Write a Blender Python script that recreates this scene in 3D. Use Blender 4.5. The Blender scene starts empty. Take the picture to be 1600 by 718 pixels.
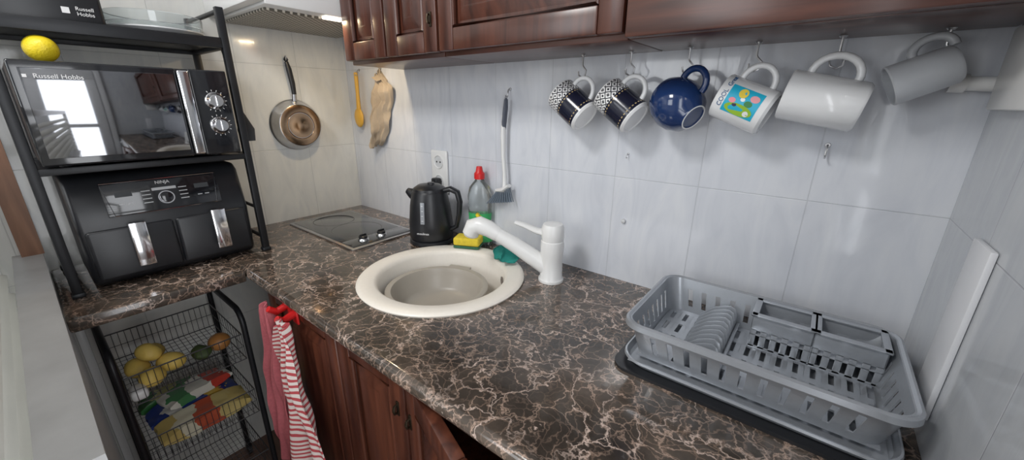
import bpy, bmesh, math, random
from mathutils import Vector, Matrix, noise
random.seed(7)
SC=bpy.context.scene
COL=SC.collection
try:
    SC.view_settings.view_transform='Standard'
    SC.view_settings.look='None'
except Exception: pass
V=Vector
# ---------------------------------------------------------------- builder
class B:
    def __init__(s): s.bm=bmesh.new()
    def merge(s,bm2,M=None,mi=0):
        if M is not None: bmesh.ops.transform(bm2,matrix=M,verts=bm2.verts)
        bmesh.ops.recalc_face_normals(bm2,faces=bm2.faces)
        for f in bm2.faces: f.material_index=mi
        t=bpy.data.meshes.new('t'); bm2.to_mesh(t); bm2.free(); s.bm.from_mesh(t); bpy.data.meshes.remove(t); return s
    def box(s,size,c,bev=.002,seg=2,mi=0,M=None):
        b=bmesh.new(); bmesh.ops.create_cube(b,size=1)
        bmesh.ops.scale(b,vec=size,verts=b.verts)
        bev=min(bev,min(size)*.45)
        if bev>0: bmesh.ops.bevel(b,geom=b.edges[:],offset=bev,segments=seg,profile=.5,affect='EDGES')
        bmesh.ops.translate(b,vec=c,verts=b.verts)
        return s.merge(b,M,mi)
    def b2(s,lo,hi,bev=.002,seg=2,mi=0,M=None):
        return s.box([hi[i]-lo[i] for i in range(3)],[(hi[i]+lo[i])/2 for i in range(3)],bev,seg,mi,M)
    def lathe(s,prof,n=40,M=None,mi=0,sx=1,sy=1):
        b=bmesh.new(); rings=[]
        for r,z in prof:
            rings.append([b.verts.new((max(r,1e-5)*math.cos(2*math.pi*i/n)*sx,max(r,1e-5)*math.sin(2*math.pi*i/n)*sy,z)) for i in range(n)])
        for a,c in zip(rings,rings[1:]):
            for i in range(n): b.faces.new((a[i],a[(i+1)%n],c[(i+1)%n],c[i]))
        bmesh.ops.remove_doubles(b,verts=b.verts,dist=3e-5)
        return s.merge(b,M,mi)
    def tube(s,pts,r,n=10,M=None,mi=0,closed=False,flat=1.0):
        b=bmesh.new(); P=[V(p) for p in pts]; N=len(P)
        R=r if isinstance(r,(list,tuple)) else [r]*N
        T=[]
        for i in range(N):
            if closed: t=P[(i+1)%N]-P[i-1]
            else: t=P[min(i+1,N-1)]-P[max(i-1,0)]
            T.append(t.normalized())
        up=V((0,0,1)) if abs(T[0].z)<.9 else V((1,0,0))
        nrm=(up-T[0]*up.dot(T[0])).normalized(); rings=[]
        for i in range(N):
            nrm=(nrm-T[i]*nrm.dot(T[i])).normalized(); bn=T[i].cross(nrm)
            rings.append([b.verts.new(P[i]+(nrm*math.cos(2*math.pi*k/n)*flat+bn*math.sin(2*math.pi*k/n))*R[i]) for k in range(n)])
        L=list(zip(rings,rings[1:]))+([(rings[-1],rings[0])] if closed else [])
        for a,c in L:
            for k in range(n): b.faces.new((a[k],a[(k+1)%n],c[(k+1)%n],c[k]))
        if not closed: b.faces.new(rings[0][::-1]); b.faces.new(rings[-1])
        return s.merge(b,M,mi)
    def grid(s,fn,nu,nv,M=None,mi=0,th=0):
        b=bmesh.new()
        g=[[b.verts.new(fn(i/nu,j/nv)) for i in range(nu+1)] for j in range(nv+1)]
        for j in range(nv):
            for i in range(nu): b.faces.new((g[j][i],g[j][i+1],g[j+1][i+1],g[j+1][i]))
        if th: bmesh.ops.recalc_face_normals(b,faces=b.faces); bmesh.ops.solidify(b,geom=b.faces[:],thickness=th)
        return s.merge(b,M,mi)
    def prism(s,poly,t,M=None,mi=0,bev=0):
        b=bmesh.new(); f=b.faces.new([b.verts.new((x,y,0)) for x,y in poly])
        r=bmesh.ops.extrude_face_region(b,geom=[f]); bmesh.ops.translate(b,vec=(0,0,t),verts=[v for v in r['geom'] if isinstance(v,bmesh.types.BMVert)])
        if bev: bmesh.ops.bevel(b,geom=b.edges[:],offset=bev,segments=2,profile=.5,affect='EDGES')
        return s.merge(b,M,mi)
    def sphere(s,r,c,sc=(1,1,1),n=20,mi=0,fn=None,M=None):
        b=bmesh.new(); bmesh.ops.create_uvsphere(b,u_segments=n,v_segments=n//2+2,radius=r)
        bmesh.ops.scale(b,vec=sc,verts=b.verts)
        if fn:
            for v in b.verts: v.co=V(fn(v.co))
        if M is not None: bmesh.ops.transform(b,matrix=M,verts=b.verts)
        bmesh.ops.translate(b,vec=c,verts=b.verts)
        return s.merge(b,None,mi)
    def done(s,name,mats,parent=None,label=None,ang=38,loc=None):
        me=bpy.data.meshes.new(name); s.bm.to_mesh(me); s.bm.free()
        for p in me.polygons: p.use_smooth=True
        try: me.set_sharp_from_angle(angle=math.radians(ang))
        except Exception: pass
        for m in (mats if isinstance(mats,(list,tuple)) else [mats]): me.materials.append(m)
        o=bpy.data.objects.new(name,me); COL.objects.link(o)
        if parent: o.parent=parent
        if label: o['label']=label
        if loc: o.location=loc
        return o
def thing(name,label,cat,loc=(0,0,0),group=None,M=None):
    e=bpy.data.objects.new(name,None); e.empty_display_size=.05; COL.objects.link(e)
    if M is not None: e.matrix_world=M
    else: e.location=loc
    tag(e,label,cat,group); return e
def tag(o,label,cat,group=None):
    o['label']=label; o['category']=cat
    if group: o['group']=group
    return o
def struct(o): o['kind']='structure'; return o
def frame(x,y,z,o=(0,0,0)):
    m=Matrix((V(x),V(y),V(z))).transposed().to_4x4(); m.translation=V(o); return m
def orient(m,h,o):
    z=V(m).normalized(); x=V(h); x=(x-z*x.dot(z)).normalized(); return frame(x,z.cross(x),z,o)
T=Matrix.Translation
def text(s,size,M,mat,parent,name='lettering',th=.0003,wrap=None,align='CENTER'):
    c=bpy.data.curves.new('f','FONT'); c.body=s; c.size=size; c.align_x=align; c.extrude=th
    o=bpy.data.objects.new('f',c); COL.objects.link(o)
    me=bpy.data.meshes.new_from_object(o.evaluated_get(bpy.context.evaluated_depsgraph_get()))
    bpy.data.objects.remove(o); bpy.data.curves.remove(c)
    for v in me.vertices:
        if wrap:
            r,z0,a0=wrap; a=a0+v.co.x/r; rr=r+v.co.z
            v.co=V((rr*math.cos(a),rr*math.sin(a),z0+v.co.y))
        else: v.co=M@v.co
    me.materials.clear(); me.materials.append(mat)
    o=bpy.data.objects.new(name,me); COL.objects.link(o); o.parent=parent; return o
# ---------------------------------------------------------------- materials
def nt(name):
    m=bpy.data.materials.new(name); m.use_nodes=True; t=m.node_tree; return m,t,t.nodes['Principled BSDF']
def MAT(name,col,rough=.5,metal=0,var=.08,scale=30,bump=0,coat=0,trans=0,emis=0,bscale=None):
    m,t,b=nt(name); N=t.nodes; L=t.links
    tc=N.new('ShaderNodeTexCoord'); no=N.new('ShaderNodeTexNoise'); no.inputs['Scale'].default_value=scale; no.inputs['Detail'].default_value=4
    L.new(tc.outputs['Object'],no.inputs['Vector'])
    mx=N.new('ShaderNodeMix'); mx.data_type='RGBA'
    mx.inputs[6].default_value=[max(0,c*(1-var)) for c in col]+[1]; mx.inputs[7].default_value=[min(1,c*(1+var)) for c in col]+[1]
    L.new(no.outputs['Fac'],mx.inputs[0]); L.new(mx.outputs[2],b.inputs['Base Color'])
    b.inputs['Roughness'].default_value=rough; b.inputs['Metallic'].default_value=metal
    b.inputs['Coat Weight'].default_value=coat; b.inputs['Coat Roughness'].default_value=.08
    b.inputs['Transmission Weight'].default_value=trans
    if emis: b.inputs['Emission Color'].default_value=(*col,1); b.inputs['Emission Strength'].default_value=emis
    if bump:
        n2=N.new('ShaderNodeTexNoise'); n2.inputs['Scale'].default_value=bscale or scale*3; L.new(tc.outputs['Object'],n2.inputs['Vector'])
        bp=N.new('ShaderNodeBump'); bp.inputs['Strength'].default_value=bump; bp.inputs['Distance'].default_value=.002
        L.new(n2.outputs['Fac'],bp.inputs['Height']); L.new(bp.outputs[0],b.inputs['Normal'])
    return m
def ramp(t,fac,stops,interp='LINEAR'):
    r=t.nodes.new('ShaderNodeValToRGB'); r.color_ramp.interpolation=interp
    e=r.color_ramp.elements
    while len(e)>1: e.remove(e[-1])
    for i,(p,c) in enumerate(stops):
        q=e[0] if i==0 else e.new(p); q.position=p; q.color=(*c,1) if len(c)==3 else c
    t.links.new(fac,r.inputs[0]); return r.outputs[0]
def math_(t,op,a,b=None,c=None):
    n=t.nodes.new('ShaderNodeMath'); n.operation=op
    for i,v in enumerate((a,b,c)):
        if v is None: continue
        if isinstance(v,(int,float)): n.inputs[i].default_value=v
        else: t.links.new(v,n.inputs[i])
    return n.outputs[0]
def mixc(t,f,a,b,mode='MIX'):
    n=t.nodes.new('ShaderNodeMix'); n.data_type='RGBA'; n.blend_type=mode
    for i,v in ((0,f),(6,a),(7,b)):
        if isinstance(v,(int,float)): n.inputs[i].default_value=v
        elif isinstance(v,tuple): n.inputs[i].default_value=(*v,1)
        else: t.links.new(v,n.inputs[i])
    return n.outputs[2]
def TILE(name,axis,col,grout,u0=0.0,rough=.13):
    m,t,b=nt(name); N=t.nodes; L=t.links
    g=N.new('ShaderNodeNewGeometry'); sp=N.new('ShaderNodeSeparateXYZ'); L.new(g.outputs['Position'],sp.inputs[0])
    cb=N.new('ShaderNodeCombineXYZ'); L.new(math_(t,'ADD',sp.outputs[axis],10-u0),cb.inputs[0]); L.new(math_(t,'ADD',sp.outputs[2],-.2775+3),cb.inputs[1])
    br=N.new('ShaderNodeTexBrick'); br.offset=0; br.squash=1
    L.new(cb.outputs[0],br.inputs['Vector'])
    for k,v in (('Scale',1),('Mortar Size',.0014),('Mortar Smooth',.6),('Brick Width',.2),('Row Height',.3),('Bias',0)): br.inputs[k].default_value=v
    br.inputs['Color1'].default_value=(*col,1); br.inputs['Color2'].default_value=(*[c*.98 for c in col],1); br.inputs['Mortar'].default_value=(*grout,1)
    mp=N.new('ShaderNodeMapping'); mp.inputs['Scale'].default_value=(12,3.0,1); L.new(cb.outputs[0],mp.inputs[0])
    no=N.new('ShaderNodeTexNoise'); no.inputs['Scale'].default_value=1.5; no.inputs['Detail'].default_value=6; no.inputs['Distortion'].default_value=1.6; L.new(mp.outputs[0],no.inputs['Vector'])
    v=ramp(t,no.outputs['Fac'],[(.32,(.88,.89,.915)),(.5,(.95,.955,.97)),(.66,(1,1,1))])
    L.new(mixc(t,1.0,br.outputs['Color'],v,'MULTIPLY'),b.inputs['Base Color'])
    h=math_(t,'ADD',math_(t,'MULTIPLY',br.outputs['Fac'],-1.0),math_(t,'MULTIPLY',no.outputs['Fac'],.9))
    bp=N.new('ShaderNodeBump'); bp.inputs['Strength'].default_value=.45; bp.inputs['Distance'].default_value=.0015; L.new(h,bp.inputs['Height']); L.new(bp.outputs[0],b.inputs['Normal'])
    b.inputs['Roughness'].default_value=rough; b.inputs['Coat Weight'].default_value=.25
    return m
def MARBLE(name):
    m,t,b=nt(name); N=t.nodes; L=t.links
    g=N.new('ShaderNodeNewGeometry')
    def NZ(s,d,r=.55,off=0):
        n=N.new('ShaderNodeTexNoise'); n.inputs['Scale'].default_value=s; n.inputs['Detail'].default_value=d; n.inputs['Roughness'].default_value=r
        a=N.new('ShaderNodeVectorMath'); a.operation='ADD'; L.new(g.outputs['Position'],a.inputs[0]); a.inputs[1].default_value=(off,off*1.3,0); L.new(a.outputs[0],n.inputs['Vector']); return n
    n1=NZ(7,9,.65); n2=NZ(14,5,.56); n3=NZ(5,4,.6,4.2); n5=NZ(6,4,.6,9.1)
    def veins(scale,dist,w,off,pw=2.3):
        vm=N.new('ShaderNodeVectorMath'); vm.operation='MULTIPLY_ADD'; L.new(n2.outputs['Color'],vm.inputs[0]); vm.inputs[1].default_value=(dist,)*3; L.new(g.outputs['Position'],vm.inputs[2])
        va=N.new('ShaderNodeVectorMath'); va.operation='ADD'; L.new(vm.outputs[0],va.inputs[0]); va.inputs[1].default_value=(off,off*.7,.3)
        vo=N.new('ShaderNodeTexVoronoi'); vo.feature='DISTANCE_TO_EDGE'; vo.inputs['Scale'].default_value=scale; L.new(va.outputs[0],vo.inputs['Vector'])
        return ramp(t,vo.outputs['Distance'],[(0,(1,1,1)),(w,(.36,.36,.36)),(w*pw,(0,0,0))])
    a=veins(10,.16,.013,0); c=veins(21,.11,.018,3.1); d=veins(40,.070,.028,5.7)
    base=ramp(t,n1.outputs['Fac'],[(.34,(.030,.024,.020)),(.48,(.052,.042,.034)),(.60,(.092,.071,.056)),(.74,(.155,.118,.092))])
    m1=ramp(t,n1.outputs['Fac'],[(.39,(.28,.28,.28)),(.53,(1,1,1))])
    m3=ramp(t,n3.outputs['Fac'],[(.40,(.20,.20,.20)),(.58,(1,1,1))])
    m5=ramp(t,n5.outputs['Fac'],[(.40,(.15,.15,.15)),(.56,(1,1,1))])
    x=mixc(t,math_(t,'MULTIPLY',math_(t,'MULTIPLY',d,m3),.45),base,(.40,.27,.20))
    x=mixc(t,math_(t,'MULTIPLY',math_(t,'MULTIPLY',c,m1),.85),x,(.50,.355,.275))
    x=mixc(t,math_(t,'MULTIPLY',math_(t,'MULTIPLY',a,m5),.95),x,(.68,.53,.45))
    L.new(x,b.inputs['Base Color']); b.inputs['Roughness'].default_value=.14; b.inputs['Coat Weight'].default_value=.4
    return m
def WOOD(name,c1,c2,axis=2,rough=.3,coat=.4):
    m,t,b=nt(name); N=t.nodes; L=t.links
    tc=N.new('ShaderNodeTexCoord'); mp=N.new('ShaderNodeMapping'); s=[26,26,26]; s[axis]=2.2; mp.inputs['Scale'].default_value=s; L.new(tc.outputs['Object'],mp.inputs[0])
    no=N.new('ShaderNodeTexNoise'); no.inputs['Scale'].default_value=1.5; no.inputs['Detail'].default_value=7; no.inputs['Distortion'].default_value=.8; L.new(mp.outputs[0],no.inputs['Vector'])
    L.new(ramp(t,no.outputs['Fac'],[(.3,c1),(.68,c2)]),b.inputs['Base Color']); b.inputs['Roughness'].default_value=rough; b.inputs['Coat Weight'].default_value=coat; b.inputs['Coat Roughness'].default_value=.2
    return m
def STRIPE(name,c1,c2,freq,axis=(0,0,1),duty=.5,rough=.9):
    m,t,b=nt(name); N=t.nodes; L=t.links
    tc=N.new('ShaderNodeTexCoord'); dp=N.new('ShaderNodeVectorMath'); dp.operation='DOT_PRODUCT'; L.new(tc.outputs['Object'],dp.inputs[0]); dp.inputs[1].default_value=axis
    no=N.new('ShaderNodeTexNoise'); no.inputs['Scale'].default_value=9; L.new(tc.outputs['Object'],no.inputs['Vector'])
    f=math_(t,'FRACT',math_(t,'MULTIPLY',math_(t,'ADD',dp.outputs['Value'],math_(t,'MULTIPLY',no.outputs['Fac'],.05)),freq))
    L.new(ramp(t,f,[(0,c1),(duty,c2)],'CONSTANT'),b.inputs['Base Color']); b.inputs['Roughness'].default_value=rough
    return m
def MUGPAT(name,r):
    m,t,b=nt(name); N=t.nodes; L=t.links
    tc=N.new('ShaderNodeTexCoord'); sp=N.new('ShaderNodeSeparateXYZ'); L.new(tc.outputs['Object'],sp.inputs[0])
    ang=math_(t,'ARCTAN2',sp.outputs[1],sp.outputs[0]); u=math_(t,'MULTIPLY',ang,14/(2*math.pi)); v=math_(t,'MULTIPLY',sp.outputs[2],14/(2*math.pi*r))
    fu=math_(t,'ABSOLUTE',math_(t,'SUBTRACT',math_(t,'FRACT',u),.5)); fv=math_(t,'ABSOLUTE',math_(t,'SUBTRACT',math_(t,'FRACT',v),.5))
    dm=math_(t,'ADD',fu,fv)
    rg=math_(t,'FRACT',math_(t,'MULTIPLY',dm,2.6))
    pat=ramp(t,rg,[(0,(.02,.02,.03)),(.45,(.85,.85,.85))],'CONSTANT')
    zz=math_(t,'DIVIDE',sp.outputs[2],.095)
    dots=math_(t,'GREATER_THAN',math_(t,'FRACT',math_(t,'MULTIPLY',ang,30/(2*math.pi))),.5)
    gold=mixc(t,dots,(.012,.014,.03),(.5,.38,.2))
    low=ramp(t,zz,[(0,(.85,.85,.85)),(.07,(.012,.014,.03))],'CONSTANT')
    isg=ramp(t,zz,[(0,(0,0,0)),(.13,(1,1,1)),(.155,(0,0,0)),(.57,(1,1,1)),(.595,(0,0,0))],'CONSTANT')
    x=mixc(t,isg,low,gold)
    top=ramp(t,zz,[(0,(0,0,0)),(.63,(1,1,1)),(.97,(0,0,0))],'CONSTANT')
    x=mixc(t,top,x,pat)
    edge=ramp(t,zz,[(0,(0,0,0)),(.965,(1,1,1))],'CONSTANT'); x=mixc(t,edge,x,(.85,.85,.85))
    L.new(x,b.inputs['Base Color']); b.inputs['Roughness'].default_value=.15
    return m
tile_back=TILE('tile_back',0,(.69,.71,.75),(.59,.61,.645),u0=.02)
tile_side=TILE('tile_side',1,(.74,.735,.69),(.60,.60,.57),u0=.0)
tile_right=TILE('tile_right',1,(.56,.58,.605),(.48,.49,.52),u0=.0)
marble=MARBLE('dark_marble')
wood=WOOD('mahogany',(.038,.011,.007),(.105,.033,.019),rough=.33,coat=.3)
woodx=WOOD('mahogany_rail',(.038,.011,.007),(.105,.033,.019),axis=0,rough=.33,coat=.3)
woodlow=WOOD('dark_wood',(.045,.013,.008),(.13,.041,.022),rough=.34,coat=.25)
woodframe=WOOD('brown_frame',(.16,.07,.035),(.27,.13,.07),rough=.5,coat=.1)
white_pl=MAT('white_plastic',(.78,.78,.77),.28,var=.02)
white_cer=MAT('white_ceramic',(.80,.81,.82),.12,var=.02,coat=.3)
paint=MAT('white_paint',(.70,.71,.72),.6,var=.03,scale=8)
ceilm=MAT('ceiling_paint',(.80,.80,.80),.8,var=.02)
floorm=WOOD('floor_laminate',(.14,.08,.06),(.26,.15,.11),axis=0,rough=.5,coat=.1)
blackp=MAT('black_plastic',(.016,.017,.020),.33,var=.2)
blackg=MAT('black_gloss',(.012,.013,.016),.08,var=.1,coat=.6)
blackm=MAT('black_metal',(.018,.019,.022),.4,metal=.3,var=.15)
wirem=MAT('dark_grey_wire',(.09,.09,.095),.35,metal=.6,var=.15)
mirror=MAT('mirror_glass',(.27,.275,.29),.05,metal=1,var=.02)
chrome=MAT('chrome',(.80,.80,.82),.12,metal=1,var=.03)
steel=MAT('brushed_steel',(.62,.62,.63),.28,metal=1,var=.10,scale=60)
copper=MAT('bronze_steel',(.44,.30,.19),.22,metal=1,var=.30,scale=22)
hobglass=MAT('hob_glass',(.030,.034,.038),.08,var=.1,coat=.8)
hobring=MAT('hob_mark',(.05,.05,.05),.2,var=.1)
navy=MAT('navy_glaze',(.012,.035,.12),.12,var=.1,coat=.5)
greyceram=MAT('grey_glaze',(.50,.52,.55),.3,var=.03,coat=.2)
silverp=MAT('silver_plastic',(.41,.435,.47),.27,metal=.5,var=.05,scale=200)
sinkm=MAT('cream_composite',(.84,.79,.71),.35,var=.04,scale=120)
tubm=MAT('taupe_plastic',(.40,.365,.315),.34,var=.04)
red=MAT('red_plastic',(.65,.02,.02),.35,var=.08)
clear=MAT('clear_plastic',(.88,.93,.94),.06,var=.02,trans=.92)
green=MAT('label_green',(.05,.42,.14),.4,var=.2,scale=18)
yel=MAT('sponge_yellow',(.80,.62,.05),.9,var=.25,scale=90,bump=.8)
scour=MAT('scourer_green',(.05,.16,.09),.95,var=.4,scale=160,bump=.8)
teal=MAT('teal_cloth',(.02,.26,.22),.9,var=.25,scale=40,bump=.5)
lemonm=MAT('lemon_skin',(.86,.66,.02),.42,var=.08,scale=60,bump=.5,bscale=260)
potm=MAT('pale_yellow_skin',(.80,.58,.14),.5,var=.2,scale=20,bump=.3,bscale=200)
beige=MAT('beige_fabric',(.52,.42,.31),1.0,var=.12,scale=40,bump=1.0,bscale=700)
bamboo=MAT('yellow_wood',(.78,.45,.07),.4,var=.15,scale=20)
pinkt=MAT('pink_red_cloth',(.50,.13,.15),.95,var=.25,scale=120,bump=.8,bscale=500)
stript=STRIPE('striped_cloth',(.46,.07,.08),(.72,.64,.60),70,(.30,0,1),.46)
lightg=MAT('light_grey',(.62,.63,.64),.5)
inkw=MAT('white_print',(.85,.85,.85),.4,var=.01)
inkg=MAT('grey_print',(.55,.56,.57),.4,var=.01)
brass=MAT('antique_brass',(.06,.045,.03),.4,metal=.9)
def TRANSL(name,col):
    m=bpy.data.materials.new(name); m.use_nodes=True; t=m.node_tree; N=t.nodes; out=N['Material Output']; N.remove(N['Principled BSDF'])
    a=N.new('ShaderNodeBsdfDiffuse'); c=N.new('ShaderNodeBsdfTranslucent'); mx=N.new('ShaderNodeMixShader'); mx.inputs[0].default_value=.5
    tc=N.new('ShaderNodeTexCoord'); no=N.new('ShaderNodeTexNoise'); no.inputs['Scale'].default_value=6; t.links.new(tc.outputs['Object'],no.inputs['Vector'])
    cc=ramp(t,no.outputs['Fac'],[(.3,tuple(x*.95 for x in col)),(.7,col)])
    t.links.new(cc,a.inputs['Color']); t.links.new(cc,c.inputs['Color'])
    t.links.new(a.outputs[0],mx.inputs[1]); t.links.new(c.outputs[0],mx.inputs[2]); t.links.new(mx.outputs[0],out.inputs['Surface']); return m
def flat(n,c,r=.35): return MAT(n,c,r,var=.05)
# ---------------------------------------------------------------- room
def slab(name,lo,hi,mat):
    o=B().b2(lo,hi,bev=0).done(name,mat); return struct(o)
W=1.8117
slab('wall_back',(-.1,0,0),(W+.1,.1,2.5),tile_back)
slab('wall_left',(-.1,-2.8,0),(0,0,2.5),tile_side)
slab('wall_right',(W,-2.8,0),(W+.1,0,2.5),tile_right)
slab('wall_front',(-.1,-2.9,0),(W+.1,-2.8,2.5),paint)
slab('floor',(-.1,-2.9,-.1),(W+.1,.1,0),floorm)
slab('ceiling',(-.1,-2.9,2.5),(W+.1,.1,2.6),ceilm)
slab('wall_partition',(0,-1.003,0),(1.02,-.958,.945),tile_side)
slab('trim_1',(0,-1.008,.945),(1.03,-.955,.957),MAT('ledge_marble',(.46,.46,.455),.35,var=.22,scale=16))
slab('trim_2',(0,-.992,.957),(.03,-.952,2.3),woodframe)
# side-wall door, position and full glazing shaped so an added lamp reaches the niche
d=B(); d.b2((W-.03,-1.40,0),(W-.001,-.70,.36),mi=0); d.b2((W-.03,-1.40,1.88),(W-.001,-.70,2.05),mi=0); d.b2((W-.03,-1.40,.36),(W-.001,-1.28,1.88),mi=0); d.b2((W-.03,-.80,.36),(W-.001,-.70,1.88),mi=0)
d.b2((W-.034,-1.28,1.06),(W-.012,-.80,1.12),mi=0)
d.b2((W-.008,-1.28,.36),(W-.002,-.80,1.88),bev=0,mi=1)
d.b2((W-.04,-1.49,0),(W-.001,-1.41,2.13),mi=0); d.b2((W-.04,-.69,0),(W-.001,-.63,2.13),mi=0)
struct(d.done('door_1',[lightg,MAT('door_glass',(.35,.38,.42),.15)]))
# ---------------------------------------------------------------- worktop with sink hole
SX,SY=.872,-.288
def worktop():
    bm=bmesh.new(); x0,x1,y0,y1=.0,W,-.6,0
    outer=[bm.verts.new(p+(.9,)) for p in ((x0,y0),(x1,y0),(x1,y1),(x0,y1))]
    n=56; circ=[bm.verts.new((SX+.2*math.cos(2*math.pi*i/n),SY+.2*math.sin(2*math.pi*i/n),.9)) for i in range(n)]
    E=[bm.edges.new((outer[i],outer[(i+1)%4])) for i in range(4)]+[bm.edges.new((circ[i],circ[(i+1)%n])) for i in range(n)]
    bmesh.ops.triangle_fill(bm,use_beauty=True,edges=E)
    bmesh.ops.solidify(bm,geom=bm.faces[:],thickness=.032)
    zs=max(v.co.z for v in bm.verts)
    bmesh.ops.translate(bm,vec=(0,0,.9-zs),verts=bm.verts)
    b=B(); b.merge(bm); b.tube([(x0,-.6,.884),(x1,-.6,.884)],.0158,n=14)
    o=b.done('worktop',marble); tag(o,'dark brown marble-look laminate worktop with pale veins','worktop'); return o
worktop()
e=thing('worktop','short dark marble-look worktop piece under the black rack','worktop',(0,0,0))
B().b2((0.001,-.956,.868),(.424,-.617,.9),bev=.006,seg=3).done('worktop_board',marble,e)
b=B(); b.b2((.001,-.955,0),(.02,-.935,.868)); b.b2((.001,-.64,0),(.02,-.62,.868)); b.done('support_batten',white_pl,e)
# ---------------------------------------------------------------- base cabinets
def door_mesh(b,w,h,t,M,raised=True,s=.05):
    b.b2((0,0,0),(s,t,h),bev=.004,M=M); b.b2((w-s,0,0),(w,t,h),bev=.004,M=M)
    b.b2((s,0,0),(w-s,t,s),bev=.004,M=M); b.b2((s,0,h-s),(w-s,t,h),bev=.004,M=M)
    b.b2((s-.002,t*.55,s-.002),(w-s+.002,t*.95,h-s+.002),bev=0,M=M)
    bm=bmesh.new(); a=.012; c=.040
    lo=[(s+a,t*.57,s+a),(w-s-a,t*.57,s+a),(w-s-a,t*.57,h-s-a),(s+a,t*.57,h-s-a)]
    hi=[(s+c,.001,s+c),(w-s-c,.001,s+c),(w-s-c,.001,h-s-c),(s+c,.001,h-s-c)]
    A=[bm.verts.new(p) for p in lo]; Bv=[bm.verts.new(p) for p in hi]
    for i in range(4): bm.faces.new((A[i],A[(i+1)%4],Bv[(i+1)%4],Bv[i]))
    bm.faces.new(Bv)
    bmesh.ops.bevel(bm,geom=[e for e in bm.edges if e.verts[0] in Bv and e.verts[1] in Bv],offset=.003,segments=2,affect='EDGES')
    b.merge(bm,M)
    if raised:
        b.tube([(s+.003,t*.2,s+.003),(w-s-.003,t*.2,s+.003),(w-s-.003,t*.2,h-s-.003),(s+.003,t*.2,h-s-.003)],.0055,n=8,M=M,closed=True)
def knob_handle(parent,p,name='handle'):
    b=B(); b.tube([p+V((0,0,-.010)),p+V((0,-.008,-.009)),p+V((0,-.010,0)),p+V((0,-.008,.009)),p+V((0,0,.010))],[.002,.0028,.0035,.0028,.002],n=8)
    b.b2(p+V((-.004,-.002,-.017)),p+V((.004,.002,.017)),bev=.001); return b.done(name,brass,parent,'small dark metal pull')
ydoor=-.578
def base_cab(x0,x1,doors,label):
    e=thing('base_cabinet',label,'cabinet',(0,0,0))
    b=B(); th=.016
    b.b2((x0,-.555,.1),(x0+th,-.02,.866)); b.b2((x1-th,-.555,.1),(x1,-.02,.866)); b.b2((x0+th,-.555,.1),(x1-th,-.02,.116)); b.b2((x0+th,-.035,.116),(x1-th,-.02,.866))
    b.b2((x0+th,-.50,0.0),(x1-th,-.484,.1)); b.done('body',woodlow,e)
    for dx0,dx1,ang,hx in doors:
        w=dx1-dx0-.004
        M=T(V((dx0+.002,ydoor,.108)))@Matrix.Rotation(ang,4,'Z')
        bb=B(); door_mesh(bb,w,.745,.024,M); dd=bb.done('door',woodlow,e)
        hp=M@V((w-.022 if hx else .022,-.001,.655)); knob_handle(dd,hp)
    return e
base_cab(.43,1.352,[(.43,.815,0,0),(.819,1.075,0,1),(1.078,1.352,math.radians(-19),0)],'dark wood sink base cabinet with three panel doors, one ajar')
e=thing('washing_machine','white front-loading appliance under the worktop','appliance',(1.365,-.03,0))
b=B(); b.b2((0,-.57,0.02),(.42,0,.85),bev=.008,seg=3)
for x in(.04,.38):
    for y in(-.53,-.04): b.lathe([(0,-.0),(.02,0),(.02,.022),(0,.022)],n=16,M=T((x,y,0)))
b.done('body',white_pl,e)
b=B(); b.b2((.01,-.578,.74),(.41,-.568,.845),bev=.004); b.lathe([(.0,0),(.022,0),(.02,.02),(0,.022)],n=24,M=frame((1,0,0),(0,0,1),(0,-1,0),(.33,-.577,.79))); b.done('panel',lightg,e)
b=B(); b.lathe([(.15,0),(.16,.012),(.14,.02),(.12,.018),(.11,.004),(0,.0)],n=40,M=frame((1,0,0),(0,0,1),(0,-1,0),(.21,-.569,.45))); b.done('door',MAT('dark_glass',(.05,.05,.06),.1),e)
# ---------------------------------------------------------------- wall cabinets
YF=-.221; ZB=1.4645
def wall_cab(x0,x1,doors,label,lift=.010,pull=None):
    e=thing('wall_cabinet',label,'cabinet',(0,0,0))
    b=B(); b.b2((x0,YF+.024,ZB),(x1,-.001,2.05),bev=.002); b.done('body',woodx,e)
    for dx0,dx1 in doors:
        w=dx1-dx0-.004; bb=B(); door_mesh(bb,w,.54-lift,.024,T(V((dx0+.002,YF,ZB+lift)))); dd=bb.done('door',wood,e)
    hp=V((pull or doors[-1][0]+.025,YF-.001,ZB+.085 if pull else ZB+.2)); knob_handle(dd,hp)
    return e
wall_cab(.385,.818,[(.385,.600),(.602,.818)],'glossy mahogany wall cabinet with panel doors beside the hood',pull=.797)
wall_cab(.821,1.305,[(.821,1.305)],'glossy mahogany wall cabinet with wide raised panel door')
e=wall_cab(1.308,1.808,[(1.308,1.808)],'glossy mahogany wall cabinet above the hanging mugs',lift=.075)
b=B(); b.b2((1.308,YF,ZB+.001),(1.808,YF+.023,ZB+.072),bev=.003); b.done('light_rail',woodx,e)
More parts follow.
